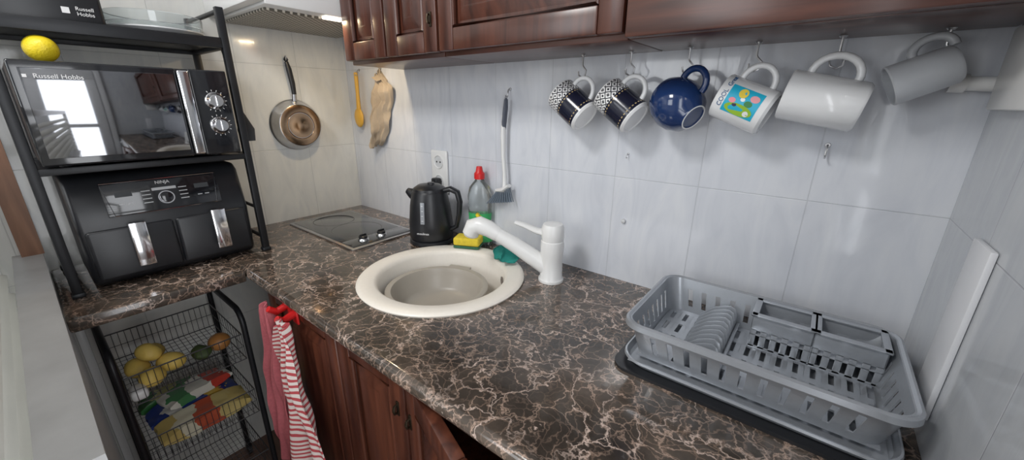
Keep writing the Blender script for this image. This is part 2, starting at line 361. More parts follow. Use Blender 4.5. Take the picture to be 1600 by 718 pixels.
# hood
e=thing('range_hood','white slim range hood with metal mesh filter above the hob','range hood',(0,0,0))
b=B(); b.b2((.003,-.43,1.60),(.38,-.003,1.68),bev=.004); b.b2((.003,-.46,1.606),(.38,-.43,1.655),bev=.006); b.done('body',white_pl,e)
def MESHM():
    m,t,bb=nt('filter_mesh'); tc=t.nodes.new('ShaderNodeTexCoord'); sp=t.nodes.new('ShaderNodeSeparateXYZ'); t.links.new(tc.outputs['Object'],sp.inputs[0])
    a=math_(t,'ABSOLUTE',math_(t,'SUBTRACT',math_(t,'FRACT',math_(t,'MULTIPLY',math_(t,'ADD',sp.outputs[0],sp.outputs[1]),48)),.5)); c=math_(t,'ABSOLUTE',math_(t,'SUBTRACT',math_(t,'FRACT',math_(t,'MULTIPLY',math_(t,'SUBTRACT',sp.outputs[0],sp.outputs[1]),48)),.5))
    x=ramp(t,math_(t,'MINIMUM',a,c),[(0,(.62,.58,.50)),(.10,(.10,.09,.07))],'CONSTANT'); t.links.new(x,bb.inputs['Base Color']); bb.inputs['Roughness'].default_value=.45; return m
b=B(); b.b2((.01,-.415,1.594),(.335,-.03,1.601),bev=.002); b.done('filter',MESHM(),e,'metal mesh grease filter')
b=B(); b.b2((.343,-.26,1.592),(.372,-.20,1.6),bev=.003); b.done('lamp_cover',MAT('warm_lens',(1,.93,.8),.4,emis=2.0),e,'frosted lamp lens')
# ---------------------------------------------------------------- hob
e=thing('hob','black glass two-zone electric hob with steel frame','hob',(0,0,.9))
b=B(); b.b2((.066,-.347,0),(.514,-.093,.006),bev=.0015,mi=0); b.done('frame',steel,e)
b=B(); b.b2((.078,-.335,.004),(.502,-.105,.0075),bev=.001); b.done('glass',hobglass,e)
for cx,cy,r in ((.165,-.22,.075),(.33,-.22,.088)):
    b=B(); b.lathe([(r,.0074),(r,.0077),(r-.002,.0077),(r-.002,.0074)],n=48,M=T((cx,cy,0))); b.done('cooking_zone',hobring,e)
b=B(); b.b2((.43,-.335,.007),(.498,-.105,.0085),bev=.0005); b.done('control_strip',hobglass,e)
for cy in(-.275,-.205):
    b=B(); b.lathe([(0,.008),(.019,.008),(.018,.014),(.016,.016),(0,.016)],n=28,M=T((.462,cy,0)),mi=0); b.lathe([(.0145,.015),(.014,.023),(.011,.025),(0,.025)],n=28,M=T((.462,cy,0)),mi=1); b.box((.006,.024,.006),(.462,cy,.027),bev=.002,mi=1); b.done('knob',[steel,blackp],e)
# ---------------------------------------------------------------- sink
e=thing('sink','round cream composite sink set into the worktop','sink',(SX,SY,.9))
b=B(); b.lathe([(.196,.0005),(.222,.0005),(.224,.005),(.220,.009),(.212,.011),(.182,.010),(.174,.005),(.170,-.005),(.162,-.10),(.147,-.135),(.11,-.148),(.028,-.152),(.028,-.16),(.0,-.16),(.0,-.165),(.035,-.166),(.115,-.156),(.154,-.142),(.170,-.10),(.180,-.005),(.196,-.002),(.196,.0005)],n=72)
b.done('basin',sinkm,e)
b=B(); b.lathe([(0,-.148),(.024,-.148),(.03,-.1505),(.03,-.152)],n=32); b.done('drain',chrome,e)
b=B(); q=math.radians(50); b.lathe([(0,.0),(.010,0),(.013,.002),(.013,.004),(.008,.005),(.006,.003),(0,.003)],n=24,M=frame((-math.sin(q),math.cos(q),0),(0,0,1),(-math.cos(q),-math.sin(q),0),(.168*math.cos(q),.168*math.sin(q),-.03))); b.done('overflow',MAT('brown_grey',(.2,.17,.15),.4),e,'small overflow ring')
o=thing('washing_up_bowl','taupe plastic washing-up bowl resting in the sink','bowl',(SX-.006,SY-.016,.772))
b=B(); b.lathe([(0,0),(.095,0),(.110,.010),(.122,.080),(.128,.092),(.138,.094),(.140,.097),(.139,.101),(.134,.103),(.124,.101),(.118,.086),(.108,.044),(.096,.034),(.06,.030),(0,.029)],n=64); b.done('bowl_body',tubm,o)
for a in(110,290):
    b=B(); a=math.radians(a); b.box((.018,.07,.007),(.142,0,.098),bev=.002,M=Matrix.Rotation(a,4,'Z')); b.done('handle',tubm,o)
# faucet
e=thing('faucet','white single-lever kitchen tap with pull-out spray head','tap',(1.115,-.118,.9))
b=B(); b.lathe([(0,0),(.034,0),(.034,.006),(.030,.011),(.0285,.06),(.030,.075),(.031,.10),(.030,.112),(.028,.114),(0,.114)],n=40)
b.done('base',white_pl,e)
b=B(); b.tube([(-.005,-.002,.032),(-.04,-.014,.053),(-.10,-.038,.090),(-.145,-.056,.115)],[.0245,.0235,.021,.019],n=20); b.done('spout',white_pl,e)
b=B(); b.tube([(-.140,-.054,.112),(-.165,-.064,.126),(-.19,-.074,.134),(-.207,-.082,.128),(-.215,-.086,.107)],[.020,.023,.025,.025,.023],n=20); b.tube([(-.2152,-.0861,.106),(-.2165,-.0865,.102)],[.019,.018],n=20,mi=1); b.done('spray_head',[white_pl,lightg],e)
b=B(); b.lathe([(0,.114),(.028,.114),(.0295,.122),(.0295,.148),(.025,.158),(.008,.161),(0,.161)],n=36)
b.tube([(-.01,-.002,.130),(-.045,-.012,.134),(-.078,-.024,.146),(-.100,-.030,.150)],[.018,.014,.012,.010],n=14,flat=.55); b.done('lever',white_pl,e)
zr=.9115
e=thing('sponge','yellow kitchen sponge with green scouring layer on the sink rim','sponge',(.785,-.098,zr))
e.rotation_euler=(0,0,.45)
b=B(); b.box((.085,.055,.026),(0,0,.022),bev=.006,seg=3); b.done('foam',yel,e)
b=B(); b.box((.085,.055,.008),(0,0,.0045),bev=.003); b.done('scourer',scour,e)
def crumple(v):
    n=noise.noise_vector(v*28)*.022+noise.noise_vector(v*70)*.008; w=v+n; w.z=max(w.z,-.016); return w
b=B(); b.sphere(.04,(0,0,0),(1.15,.75,.42),n=44,fn=crumple); o=b.done('dish_cloth',teal,loc=(.955,-.118,zr+.018)); tag(o,'crumpled teal dish cloth on the sink rim','cloth')
b=B(); b.lathe([(0,0),(.022,0),(.024,.003),(.022,.008),(.008,.01),(.006,.02),(0,.02)],n=28); b.tube([(0,0,.02),(.01,.01,.024),(.03,.012,.012),(.05,.0,.004),(.055,-.02,.003)],.0012,n=6); o=b.done('sink_plug',blackp,loc=(1.035,-.045,.9005)); tag(o,'black rubber sink plug beside the tap','plug')
# ---------------------------------------------------------------- kettle
e=thing('kettle','black plastic cordless electric kettle on its base','kettle',(.628,-.116,.9))
b=B(); b.lathe([(0,0),(.070,0),(.074,.004),(.073,.014),(.066,.018),(0,.018)],n=48); b.done('base',blackp,e)
b=B(); b.lathe([(0,.019),(.070,.019),(.073,.026),(.072,.07),(.066,.13),(.058,.172),(.055,.178),(0,.178)],n=56)
b.tube([(-.040,-.018,.150),(-.060,-.027,.164),(-.074,-.033,.172)],[.022,.017,.010],n=16); b.done('body',blackp,e)
b=B(); b.lathe([(.054,.178),(.052,.186),(.037,.196),(.012,.200),(0,.201)],n=40); b.lathe([(.012,.199),(.011,.207),(0,.208)],n=20,M=T((.01,0,-.002))); b.done('lid',blackp,e)
b=B(); dx,dy=.90,.43
def hp(s,z): return (s*dx,s*dy,z)
b.tube([hp(.045,.178),hp(.075,.186),hp(.098,.176),hp(.106,.145),hp(.102,.10),hp(.092,.06),hp(.068,.046)],[.011,.013,.013,.012,.011,.010,.010],n=14,flat=.75); b.done('handle',blackp,e)
ga=math.radians(-62)
Mk=Matrix.Rotation(ga,4,'Z')@frame((0,1,0),(-.09,0,1),(1,0,.09),(.0685,0,.115))
b=B(); b.box((.014,.07,.003),(0,0,0),bev=.001,M=Mk); b.done('water_gauge',MAT('gauge',(.30,.32,.35),.15),e,'clear water level window')
for i in range(4):
    b=B(); b.box((.006,.0012,.0008),(0,-.024+i*.016,.0024),bev=0,M=Mk); b.done('gauge_mark',inkw,e)
text('moulinex',.011,Matrix.Rotation(ga,4,'Z')@frame((0,1,0),(-.03,0,1),(1,0,.03),(.0738,0,.045)),inkw,e)
b=B(); b.tube([(.60,-.030,.906),(.585,-.022,.903),(.565,-.016,.93),(.56,-.014,1.0),(.56,-.022,1.055)],.003,n=8); b.box((.03,.026,.03),(.56,-.026,1.083),bev=.006); o=b.done('power_cord',blackp); tag(o,'black kettle power cord plugged into the wall socket','cord')
# ---------------------------------------------------------------- detergent bottle
e=thing('detergent_bottle','clear dish soap bottle with red cap and green label','bottle',(.778,-.033,.9))
e.rotation_euler=(0,0,math.radians(26))
b=B(); b.lathe([(0,0),(.038,0),(.042,.006),(.042,.05),(.037,.09),(.040,.13),(.041,.165),(.034,.195),(.018,.215),(.013,.222),(.013,.235),(0,.235)],n=40,sy=.62); b.done('bottle_body',clear,e)
b=B(); b.lathe([(.0145,.222),(.017,.223),(.017,.240),(.012,.246),(.009,.262),(0,.263)],n=24); b.done('cap',red,e,'red flip cap')
b=B(); b.lathe([(.0428,.015),(.0428,.05),(.0378,.09),(.0395,.112)],n=40,sy=.63); b.done('label_wrap',green,e)
b=B(); b.lathe([(.0433,.046),(.0433,.052),(.0392,.084),(.0386,.088)],n=40,sy=.645); b.done('label_band',inkw,e)
Mt=frame((1,0,0),(0,0,1),(0,-1,0),(0,-.0284,.056)); text('nolr',.03,Mt,red,e)
b=B(); b.tube([(.0,-.0245,.103),(.006,-.0245,.110)],.010,n=14); b.done('label_picture',lemonm,e)
# ---------------------------------------------------------------- wall socket
e=thing('wall_socket','white vertical double power socket on the tiles','socket',(.56,0,1.118))
b=B(); b.box((.082,.01,.15),(0,-.0055,0),bev=.004,seg=3); b.done('plate',white_pl,e)
for z in(.035,-.035):
    b=B(); b.lathe([(.020,0),(.022,.003),(.0235,.003),(.0235,0)],n=32,M=frame((1,0,0),(0,0,1),(0,-1,0),(0,-.0105,z))); b.lathe([(.020,.0005),(0,.0005)],n=32,mi=1,M=frame((1,0,0),(0,0,1),(0,-1,0),(0,-.0105,z)))
    for sx in(-.009,.009): b.lathe([(.003,.0008),(.003,.0016),(0,.0016)],n=12,mi=2,M=frame((1,0,0),(0,0,1),(0,-1,0),(sx,-.0105,z)))
    b.done('outlet',[white_pl,lightg,blackp],e)
# ---------------------------------------------------------------- wall hooks & brush
def wall_hook(x,z,lab):
    b=B(); b.tube([(0,0,0),(0,-.006,0),(0,-.010,-.004),(0,-.011,-.018),(0,-.016,-.022),(0,-.022,-.018)],.0018,n=8); b.lathe([(0,.0),(.005,0),(.004,.003),(0,.003)],n=12,M=frame((1,0,0),(0,0,1),(0,-1,0),(0,-.0005,0)))
    o=b.done('wall_hook',steel,loc=(x,0,z)); tag(o,lab,'hook'); return o
o=wall_hook(1.25,1.238,'small steel screw hook in the wall tile'); o.scale=(.6,.6,.45)
wall_hook(1.629,1.285,'empty bent steel hook in the wall tile')
b=B(); b.lathe([(0,0),(.006,0),(.005,.006),(.002,.008),(0,.008)],n=14,M=frame((1,0,0),(0,0,1),(0,-1,0),(1.256,-.0003,1.066))); o=b.done('wall_plug',lightg); tag(o,'small white screw plug in the wall tile','plug')
wall_hook(.876,1.392,'steel hook holding the dish brush')
e=thing('dish_brush','white and grey dish brush hanging on the tiles','brush',(.868,-.022,1.06))
b=B(); b.tube([(.001,0,.205),(.003,0,.24),(.008,0,.28),(.010,0,.305)],[.0075,.0098,.0095,.007],n=14,flat=.6); b.tube([(.010,0,.302),(.005,0,.312),(.010,0,.323),(.015,0,.312)],.0035,n=8,closed=True); b.done('grip',MAT('dark_grip',(.09,.10,.13),.5),e,'dark grey grip')
b=B(); b.tube([(.002,-.001,.26),(.001,-.001,.20),(.001,0,.14),(.006,0,.09),(.008,-.002,.06),(.010,-.004,.045)],[.0068,.0096,.0075,.0075,.0085,.010],n=14,flat=.72)
b.tube([(.028,-.006,.055),(.008,-.006,.040),(-.020,-.006,.034)],[.010,.015,.010],n=14,flat=.55); b.done('head',white_pl,e)
b=B()
for i in range(10):
    for j in range(3):
        s_=i/9-.5; x0=.003+s_*.046; z0=.038+s_*.018; b.tube([(x0,-.012+j*.006,z0),(x0-.012+s_*.05,-.014+j*.008,z0-.042)],[.0014,.0016],n=5)
b.done('bristles',MAT('grey_bristle',(.16,.20,.25),.8),e)
# ---------------------------------------------------------------- oven glove and ladle
for x,z,l in((.245,1.475,'hook holding the beige oven glove'),(.098,1.475,'hook holding the yellow ladle')): wall_hook(x,z,'steel wall '+l)
GL=[(0,-.015,.012),(.06,-.032,.038),(.15,-.045,.080),(.24,-.055,.078),(.5,-.076,.050),(.8,-.092,.022),(.92,-.096,.002),(1,-.080,-.035)]
def glove(u,v):
    for (a,l0,r0),(c,l1,r1) in zip(GL,GL[1:]):
        if a<=v<=c+1e-9:
            t=(v-a)/(c-a); l=l0+(l1-l0)*t; r=r0+(r1-r0)*t; break
    x=l+(r-l)*u+.004*math.sin(v*17+u*3)
    s_=u*5.5-v*1.2; pleat=abs((s_%1)-.5)*2
    y=-.010-.014*math.sin(u*math.pi)**.6-.016*pleat*min(1,v*3+.3)*math.sin(u*math.pi)**.4-.012*noise.noise(V((u*3,v*7,1.3)))
    return (x,min(y,-.006),-.27*v-.010*math.sin(u*6)*v+.006*noise.noise(V((u*6,v*6,4))))
b=B(); b.grid(glove,66,44,th=.003)
b.tube([(0,-.018,-.01),(-.006,-.014,.012),(.002,-.012,.022),(.008,-.014,.010),(.004,-.018,-.01)],.002,n=6); o=b.done('oven_glove',beige,loc=(.25,0,1.452),ang=70); tag(o,'folded beige oven glove hanging on the tiles','oven glove')
e=thing('ladle','yellow wooden ladle hanging on the tiles','ladle',(.092,-.014,1.255))
b=B(); b.tube([(0,0,.21),(-.002,0,.13),(-.006,0,.06)],[.008,.007,.009],n=12); b.tube([(0,0,.205),(-.005,0,.215),(0,0,.224),(.005,0,.215)],.0022,n=8,closed=True); b.done('handle',bamboo,e)
b=B(); b.sphere(.030,(-.008,-.001,.036),(1,.35,1.3),n=24); b.done('bowl',bamboo,e)
# ---------------------------------------------------------------- frying pan on left wall
e=thing('frying_pan','small steel frying pan hanging by its black handle','pan',(0,-.237,1.266))
Mp=frame((0,1,0),(0,0,1),(1,0,0),(.004,0,0))
b=B(); b.lathe([(.072,.0425),(.076,.041),(.088,.008),(.093,.001),(.094,.0),(.0915,.0),(.086,.008),(.073,.038),(0,.039)],n=64,M=Mp); b.done('pan_body',steel,e)
b=B(); b.lathe([(.0765,.0405),(.072,.0430),(.050,.0434),(.0485,.0420),(.047,.0434),(.018,.0434),(.016,.0422),(0,.0422)],n=64,M=Mp); b.done('pan_base',copper,e,'bronze-toned ringed base')
b=B(); b.lathe([(.0745,.0436),(.0765,.0425),(.0780,.0385)],n=64,M=Mp); b.lathe([(.047,.0440),(.0455,.0440)],n=64,M=Mp); b.done('pan_rim',steel,e)
b=B(); b.tube([(.012,.005,.088),(.016,.006,.115)],[.009,.008],n=12,flat=.6,mi=1); b.tube([(.016,.006,.112),(.017,.005,.15),(.016,0,.20),(.015,-.004,.225)],[.008,.0095,.010,.007],n=14,flat=.6)
b.tube([(.015,-.004,.222),(.013,-.009,.232),(.013,-.004,.243),(.013,.002,.232)],.0035,n=8,closed=True); b.done('handle',[blackp,steel],e)
b=B(); b.tube([(0,0,0),(.010,0,0),(.016,0,-.004),(.020,0,.006)],.002,n=8); o=b.done('wall_hook',steel,loc=(0,-.241,1.506)); tag(o,'steel wall hook holding the frying pan','hook')
# ---------------------------------------------------------------- cup hooks + mugs
hooksx=[1.133,1.252,1.374,1.493,1.613,1.736]
h0=None
for i,x in enumerate(hooksx):
    if h0 is None:
        b=B(); b.tube([(0,0,0),(0,0,-.022),(.002,0,-.026),(.010,0,-.034),(.008,0,-.046),(0,0,-.050),(-.009,0,-.045),(-.011,0,-.036)],.0018,n=8); b.lathe([(0,0),(.006,0),(.004,-.003),(0,-.003)],n=12)
        h0=b.done('cup_hook',steel); o=h0
    else: o=h0.copy(); COL.objects.link(o)
    o.location=(x,-.045,ZB-.0005); tag(o,'steel screw-in cup hook under the wall cabinet','hook','cup hooks under the cabinet')
def mug(label,c,m,h,r,H,matbody,mathand,taper=1.0,ball=False,hr=.0055,hs=1.0,hz=.5):
    m=V(m).normalized(); M=orient(m,h,V(c)-m*(H/2))
    e=thing('mug',label,'mug',M=M,group='mugs hanging under the cabinet')
    b=B()
    if ball: pr=[(0,.002),(.022,.002),(.024,0),(.027,0),(.029,.003),(.040,.012),(.050,.030),(.053,.048),(.050,.068),(.042,.084),(.038,.090),(.036,.090),(.040,.083),(.047,.067),(.050,.048),(.047,.031),(.036,.013),(0,.008)]
    else:
        rb=r*taper; pr=[(0,.002),(rb-.010,.002),(rb-.008,0),(rb-.004,0),(rb,.005),(rb+(r-rb)*.5,H*.5),(r,H-.002),(r-.0015,H),(r-.003,H-.001),(rb+(r-rb)*.5-.0035,H*.5),(rb-.004,.008),(0,.007)]
    b.lathe(pr,n=56); b.done('body',matbody,e)
    b=B(); rr=r if not ball else .050; pts=[]
    for k in range(13):
        a=math.radians(-100+200*k/12); pts.append((rr-.004+ (.030*hs)*math.cos(a)*1.0+.004,0,H*hz+(H*.30)*math.sin(a)))
    pts[0]=(rr-.004,0,pts[0][2]); pts[-1]=(rr-.004,0,pts[-1][2])
    b.tube(pts,hr,n=12,flat=1.0); b.done('handle',mathand,e)
    return e
mp=MUGPAT('patterned_glaze',.04)
mug('white mug with dark band and geometric black-white rim pattern',(1.122,-.062,1.350),(-.78,.06,.56),(.5,0,.85),.040,.095,mp,white_cer)
mug('white mug with dark band and geometric black-white rim pattern',(1.246,-.062,1.350),(-.78,.06,.56),(.5,0,.85),.040,.095,mp,white_cer)
mug('round navy blue glazed mug with pale foot ring',(1.372,-.066,1.352),(-.72,.30,.45),(.2,0,1),.040,.090,navy,navy,ball=True,hr=.0065,hs=.9)
m4=mug('white mug with bright cyan printed picture',(1.490,-.060,1.355),(-.90,.02,.36),(.40,0,.88),.041,.092,white_cer,white_cer)
m5=mug('tall plain white ceramic mug',(1.606,-.060,1.362),(-.96,.0,.20),(.10,0,.99),.042,.112,white_cer,white_cer,taper=.94,hr=.006)
m6=mug('pale grey ceramic mug hanging at a slant',(1.718,-.062,1.399),(-.90,-.10,-.42),(.15,.20,.85),.031,.076,greyceram,greyceram,taper=.92,hs=.62,hz=.24,hr=.006)
for o in list(bpy.data.objects):
    if o.type=='EMPTY' and 'navy' in o.get('label',''):
        b=B(); b.lathe([(.0235,.001),(.0245,-.0006),(.0265,-.0006),(.0275,.001)],n=40); b.done('foot_ring',inkw,o)
Mi=m4.matrix_world.inverted().to_3x3(); dirl=Mi@V((.15,-1,.05)); a0=math.atan2(dirl.y,dirl.x)
def patch(a1,a2,z1,z2,dr,mat,name,n=14,ell=False):
    b=B(); R=.0413+dr
    if not ell: b.grid(lambda u,v:(R*math.cos(a1+(a2-a1)*u),R*math.sin(a1+(a2-a1)*u),z1+(z2-z1)*v),n,4)
    else:
        bm=bmesh.new(); vs=[]
        for k in range(24):
            t=2*math.pi*k/24; a=(a1+a2)/2+(a2-a1)/2*math.cos(t); z=(z1+z2)/2+(z2-z1)/2*math.sin(t); vs.append(bm.verts.new((R*math.cos(a),R*math.sin(a),z)))
        bm.faces.new(vs); b.merge(bm)
    return b.done(name,mat,m4)
patch(a0-.62,a0+.62,.016,.074,0,flat('print_cyan',(.02,.42,.62)),'print_panel')
for (da,z,wa,wz,c) in ((-.35,.045,.5,.05,(.30,.50,.04)),(.35,.050,.42,.016,(.80,.62,.08)),(.28,.028,.3,.016,(.78,.35,.38)),(-.05,.062,.22,.012,(.8,.25,.3)),(.0,.034,.26,.014,(.02,.2,.05)),(-.4,.03,.24,.010,(.8,.8,.8)),(.1,.046,.16,.008,(.85,.85,.85)),(-.2,.055,.14,.008,(.03,.03,.08))):
    patch(a0+da-wa/2,a0+da+wa/2,z-wz/2,z+wz/2,.0003+abs(da)*.0006,flat('print_col',c),'print_spot',ell=True)
ink=flat('print_ink',(.02,.10,.25))
for s,zz,da in (('COOL',.0765,-.1),('Great',.0765,.75)): text(s,.011,None,ink,m4,wrap=(.0416,zz,a0+da))
# ---------------------------------------------------------------- white plate & bar at the right corner
e=thing('towel_bar','white plastic towel bar on a white wall plate in the corner','towel bar',(W,0,1.40))
b=B(); b.b2((-.012,-.20,-.050),(0,-.030,.060),bev=.004); b.done('wall_plate',white_pl,e)
b=B(); b.tube([(-.001,-.020,-.014),(-.040,-.020,-.012)],.0105,n=18); b.tube([(-.038,-.020,-.012),(-.056,-.020,-.011)],.0135,n=18); b.done('bar',white_pl,e)
b=B(); b.b2((W-.008,-.246,.942),(W-.0005,-.174,1.19),bev=.002); o=b.done('chopping_board',MAT('pale_board',(.72,.73,.76),.35,var=.03)); tag(o,'thin white chopping board standing against the side wall','board')
# ---------------------------------------------------------------- dish rack
RC=(1.596,-.212)
e=thing('dish_rack','silver grey plastic dish drainer with cutlery compartments','dish rack',(RC[0],RC[1],.9))
def rrect(w,d,r,z,per=8,stepx=26,stepy=16):
    pts=[]
    cs=[(w/2-r,d/2-r,0),( -w/2+r,d/2-r,90),(-w/2+r,-d/2+r,180),(w/2-r,-d/2+r,270)]
    for i,(cx,cy,a) in enumerate(cs):
        for k in range(per+1):
            t=math.radians(a+90*k/per); pts.append(V((cx+r*math.cos(t),cy+r*math.sin(t),z)))
        nx,ny,na=cs[(i+1)%4]; A=pts[-1]; t=math.radians(na); Bp=V((nx+r*math.cos(t),ny+r*math.sin(t),z)); n=stepx if i in(0,2) else stepy
        for k in range(1,n): pts.append(A.lerp(Bp,k/n))
    return pts
def band(b,rings,skip=None,th=.0022):
    bm=bmesh.new(); R=[[bm.verts.new(p) for p in r] for r in rings]; n=len(rings[0])
    for j,(a,c) in enumerate(zip(R,R[1:])):
        for i in range(n):
            if skip and skip(j,i): continue
            bm.faces.new((a[i],a[(i+1)%n],c[(i+1)%n],c[i]))
    bmesh.ops.delete(bm,geom=[v for v in bm.verts if not v.link_faces],context='VERTS')
    bmesh.ops.recalc_face_normals(bm,faces=bm.faces)
    bmesh.ops.solidify(bm,geom=bm.faces[:],thickness=th); b.merge(bm)
per,sx_,sy_=8,33,21
def RR(w,d,z,r=.03): return rrect(w,d,r,z,per,sx_,sy_)
idx=[]
for i in range(4):
    n=sx_ if i in(0,2) else sy_
    idx+=[None]*per; idx+=[k for k in range(n)]
w0,d0=.342,.218; w1,d1=.372,.252; z0,z1,z2,z3=.020,.034,.070,.090
def lw(z): t=(z-z0)/(z3-z0); return w0+(w1-w0)*t,d0+(d1-d0)*t
def sk(j,i):
    if j!=1 or idx[i] is None: return False
    return idx[i]%3==1
b=B()
rings=[RR(*lw(z0),z0),RR(*lw(z1),z1),RR(*lw(z2),z2),RR(*lw(z3),z3)]
band(b,rings,skip=sk)
band(b,[RR(w1,d1,z3),RR(w1+.007,d1+.007,z3+.003,.033),RR(w1+.015,d1+.015,z3+.001,.036),RR(w1+.017,d1+.017,z3-.008,.037)])
b.done('rack_body',silverp,e)
b=B()
nx=41
for i in range(nx):
    x=-w0/2+.004+(w0-.008)*(i+.5)/nx
    if i%3!=1: b.box(((w0-.008)/nx*1.05,d0-.01,.003),(x,0,z0+.001),bev=0)
for y in(-.10,-.052,0,.052,.10): b.box((w0-.01,.016,.0032),(0,y,z0+.001),bev=0)
b.done('rack_floor',silverp,e)
fin=None
for k in range(11):
    if fin is None:
        b=B(); pl=[(-.034,0),(.034,0),(.033,.030),(.029,.042),(.020,.047),(.008,.044),(-.008,.036),(-.022,.023),(-.032,.013)]
        b.prism(pl,.0020,M=frame((1,0,0),(0,.0,1),(0,-1,0),(0,.0010,0)),bev=.0005); fin=b.done('plate_divider',silverp,e); o=fin
    else: o=fin.copy(); o.parent=e; COL.objects.link(o)
    o.location=(-.074,.096-k*.0185,z0+.002)
b=B(); b.b2((-.040,-.096,z0+.002),(-.034,.104,z0+.014),bev=.001); b.done('divider_rail',silverp,e)
def caddy(x0,x1):
    b=B(); ya,yb=.046,.120; zt=.088; t=.0024
    b.b2((x0,ya,z0+.002),(x0+t,yb,zt),bev=.0006); b.b2((x1-t,ya,z0+.002),(x1,yb,zt),bev=.0006); b.b2((x0,yb-t,z0+.01),(x1,yb,zt),bev=.0006)
    b.b2((x0,ya,.048),(x1,yb,.048+t),bev=.0004)
    b.b2((x0,ya,.058),(x1,ya+t,zt),bev=.0006); b.b2((x0,ya,z0+.002),(x1,ya+t,z0+.008),bev=.0006)
    n=5
    for i in range(n+1):
        x=x0+(x1-x0-.010)*i/n; b.b2((x,ya,z0+.004),(x+.010,ya+t,.060),bev=.0004)
    w_=.008
    b.b2((x0-.003,ya-.005,zt-.001),(x1+.003,ya+w_,zt+.003),bev=.0015); b.b2((x0-.003,yb-w_,zt-.001),(x1+.003,yb+.004,zt+.003),bev=.0015)
    b.b2((x0-.003,ya-.005,zt-.001),(x0+w_,yb+.004,zt+.003),bev=.0015); b.b2((x1-w_,ya-.005,zt-.001),(x1+.003,yb+.004,zt+.003),bev=.0015)
    b.done('cutlery_compartment',silverp,e)
caddy(-.012,.080); caddy(.080,.174)
b=B(); band(b,[RR(.35,.228,.0065,.035),RR(.368,.244,.009,.04),RR(.378,.256,.020,.042),RR(.383,.261,.020,.043),RR(.385,.263,.016,.043)])
b.box((.356,.234,.003),(0,0,.0078),bev=.001); b.done('drip_tray',silverp,e,'silver grey drip tray')
b=B(); b.prism([(p.x,p.y) for p in rrect(.398,.276,.03,0,6,1,1)],.0055); o=b.done('drying_mat',blackp,loc=(RC[0]-.002,RC[1]-.006,.9002)); tag(o,'thin black mat under the dish drainer','mat')
# ---------------------------------------------------------------- black rack
e=thing('shelf_rack','black metal microwave rack standing on the worktop','rack',(0,0,.9))
PX0,PX1,PY0,PY1=.025,.288,-.924,-.512
for x in(PX0,PX1):
    for y in(PY0,PY1):
        b=B(); b.box((.018,.018,.686),(x,y,.346),bev=.002); b.box((.024,.024,.012),(x,y,.006),bev=.003); b.done('post',blackm,e)
for z,lip in((.303,.012),(.600,.022)):
    b=B()
    for x in(PX0,PX1): b.b2((x-.008,PY0,z-.012),(x+.008,PY1,z+lip-.008),bev=.002)
    for y in(PY0,PY1): b.b2((PX0,y-.008,z-.012),(PX1,y+.008,z+lip-.008),bev=.002)
    b.b2((PX0,PY0,z-.002),(PX1,PY1,z+.001),bev=0); b.done('shelf',blackm,e)
for y in(PY0,PY1):
    for z,r in((.68,.006),(.045,.006),(.14,.005)):
        b=B(); b.tube([(PX0,y,z),(PX1,y,z)],r,n=10); b.done('side_rail',blackm,e)
# microwave
e=thing('microwave','black microwave oven with mirrored door and chrome dials','microwave',(0,0,1.2055))
FX=.338
b=B(); b.b2((.03,-.908,.010),(FX-.012,-.540,.222),bev=.006,seg=3)
for x in(.06,.26):
    for y in(-.87,-.58): b.lathe([(0,0),(.012,0),(.012,.011),(0,.011)],n=16,M=T((x,y,.0)))
b.done('body',blackp,e)
b=B(); b.b2((FX-.012,-.908,.010),(FX,-.646,.222),bev=.004,seg=3,mi=0); b.b2((FX-.002,-.895,.026),(FX+.0012,-.652,.208),bev=.001,mi=1); dd=b.done('door',[blackg,mirror],e,'mirror-glass oven door')
b=B(); b.b2((FX-.004,-.645,.014),(FX+.006,-.622,.218),bev=.004,seg=3); b.done('handle',chrome,dd,'vertical chrome door strip')
b=B(); b.b2((FX-.012,-.622,.010),(FX,-.540,.222),bev=.004,seg=3); b.done('control_panel',blackg,e)
for z in(.147,.085):
    M0=frame((0,1,0),(0,0,1),(1,0,0),(FX,-.578,z))
    b=B(); b.lathe([(.0215,0),(.0215,.006),(.018,.010),(.016,.016),(.0145,.018),(0,.018)],n=36,M=M0); b.box((.004,.026,.004),(0,0,.019),bev=.0015,M=M0); b.done('dial',chrome,e,'round chrome dial')
    b=B()
    for k in range(11):
        a=math.radians(-210+k*24); b.box((.0012,.004,.0006),(0,.0255,.0004),bev=0,M=M0@Matrix.Rotation(a,4,'Z'))
    b.done('dial_marks',inkw,e)
text('Russell Hobbs',.0125,frame((0,1,0),(0,0,1),(1,0,0),(FX+.0016,-.842,.188)),inkw,e)
b=B(); b.box((.006,.006,.0006),(0,0,0),bev=0,M=frame((0,1,0),(0,0,1),(1,0,0),(FX+.0016,-.889,.192))); b.done('logo_mark',inkw,e)
def lem(v):
    v=V(v); v.x*=1.0+.10*max(0,abs(v.x)/.026-.75)*4; return v
b=B(); b.sphere(.0265,(0,0,0),(1.05,1,1),n=30,fn=lem); o=b.done('lemon',lemonm,loc=(.275,-.850,1.4545)); o.rotation_euler=(0,-.35,.5); tag(o,'bright yellow lemon on top of the microwave','lemon')
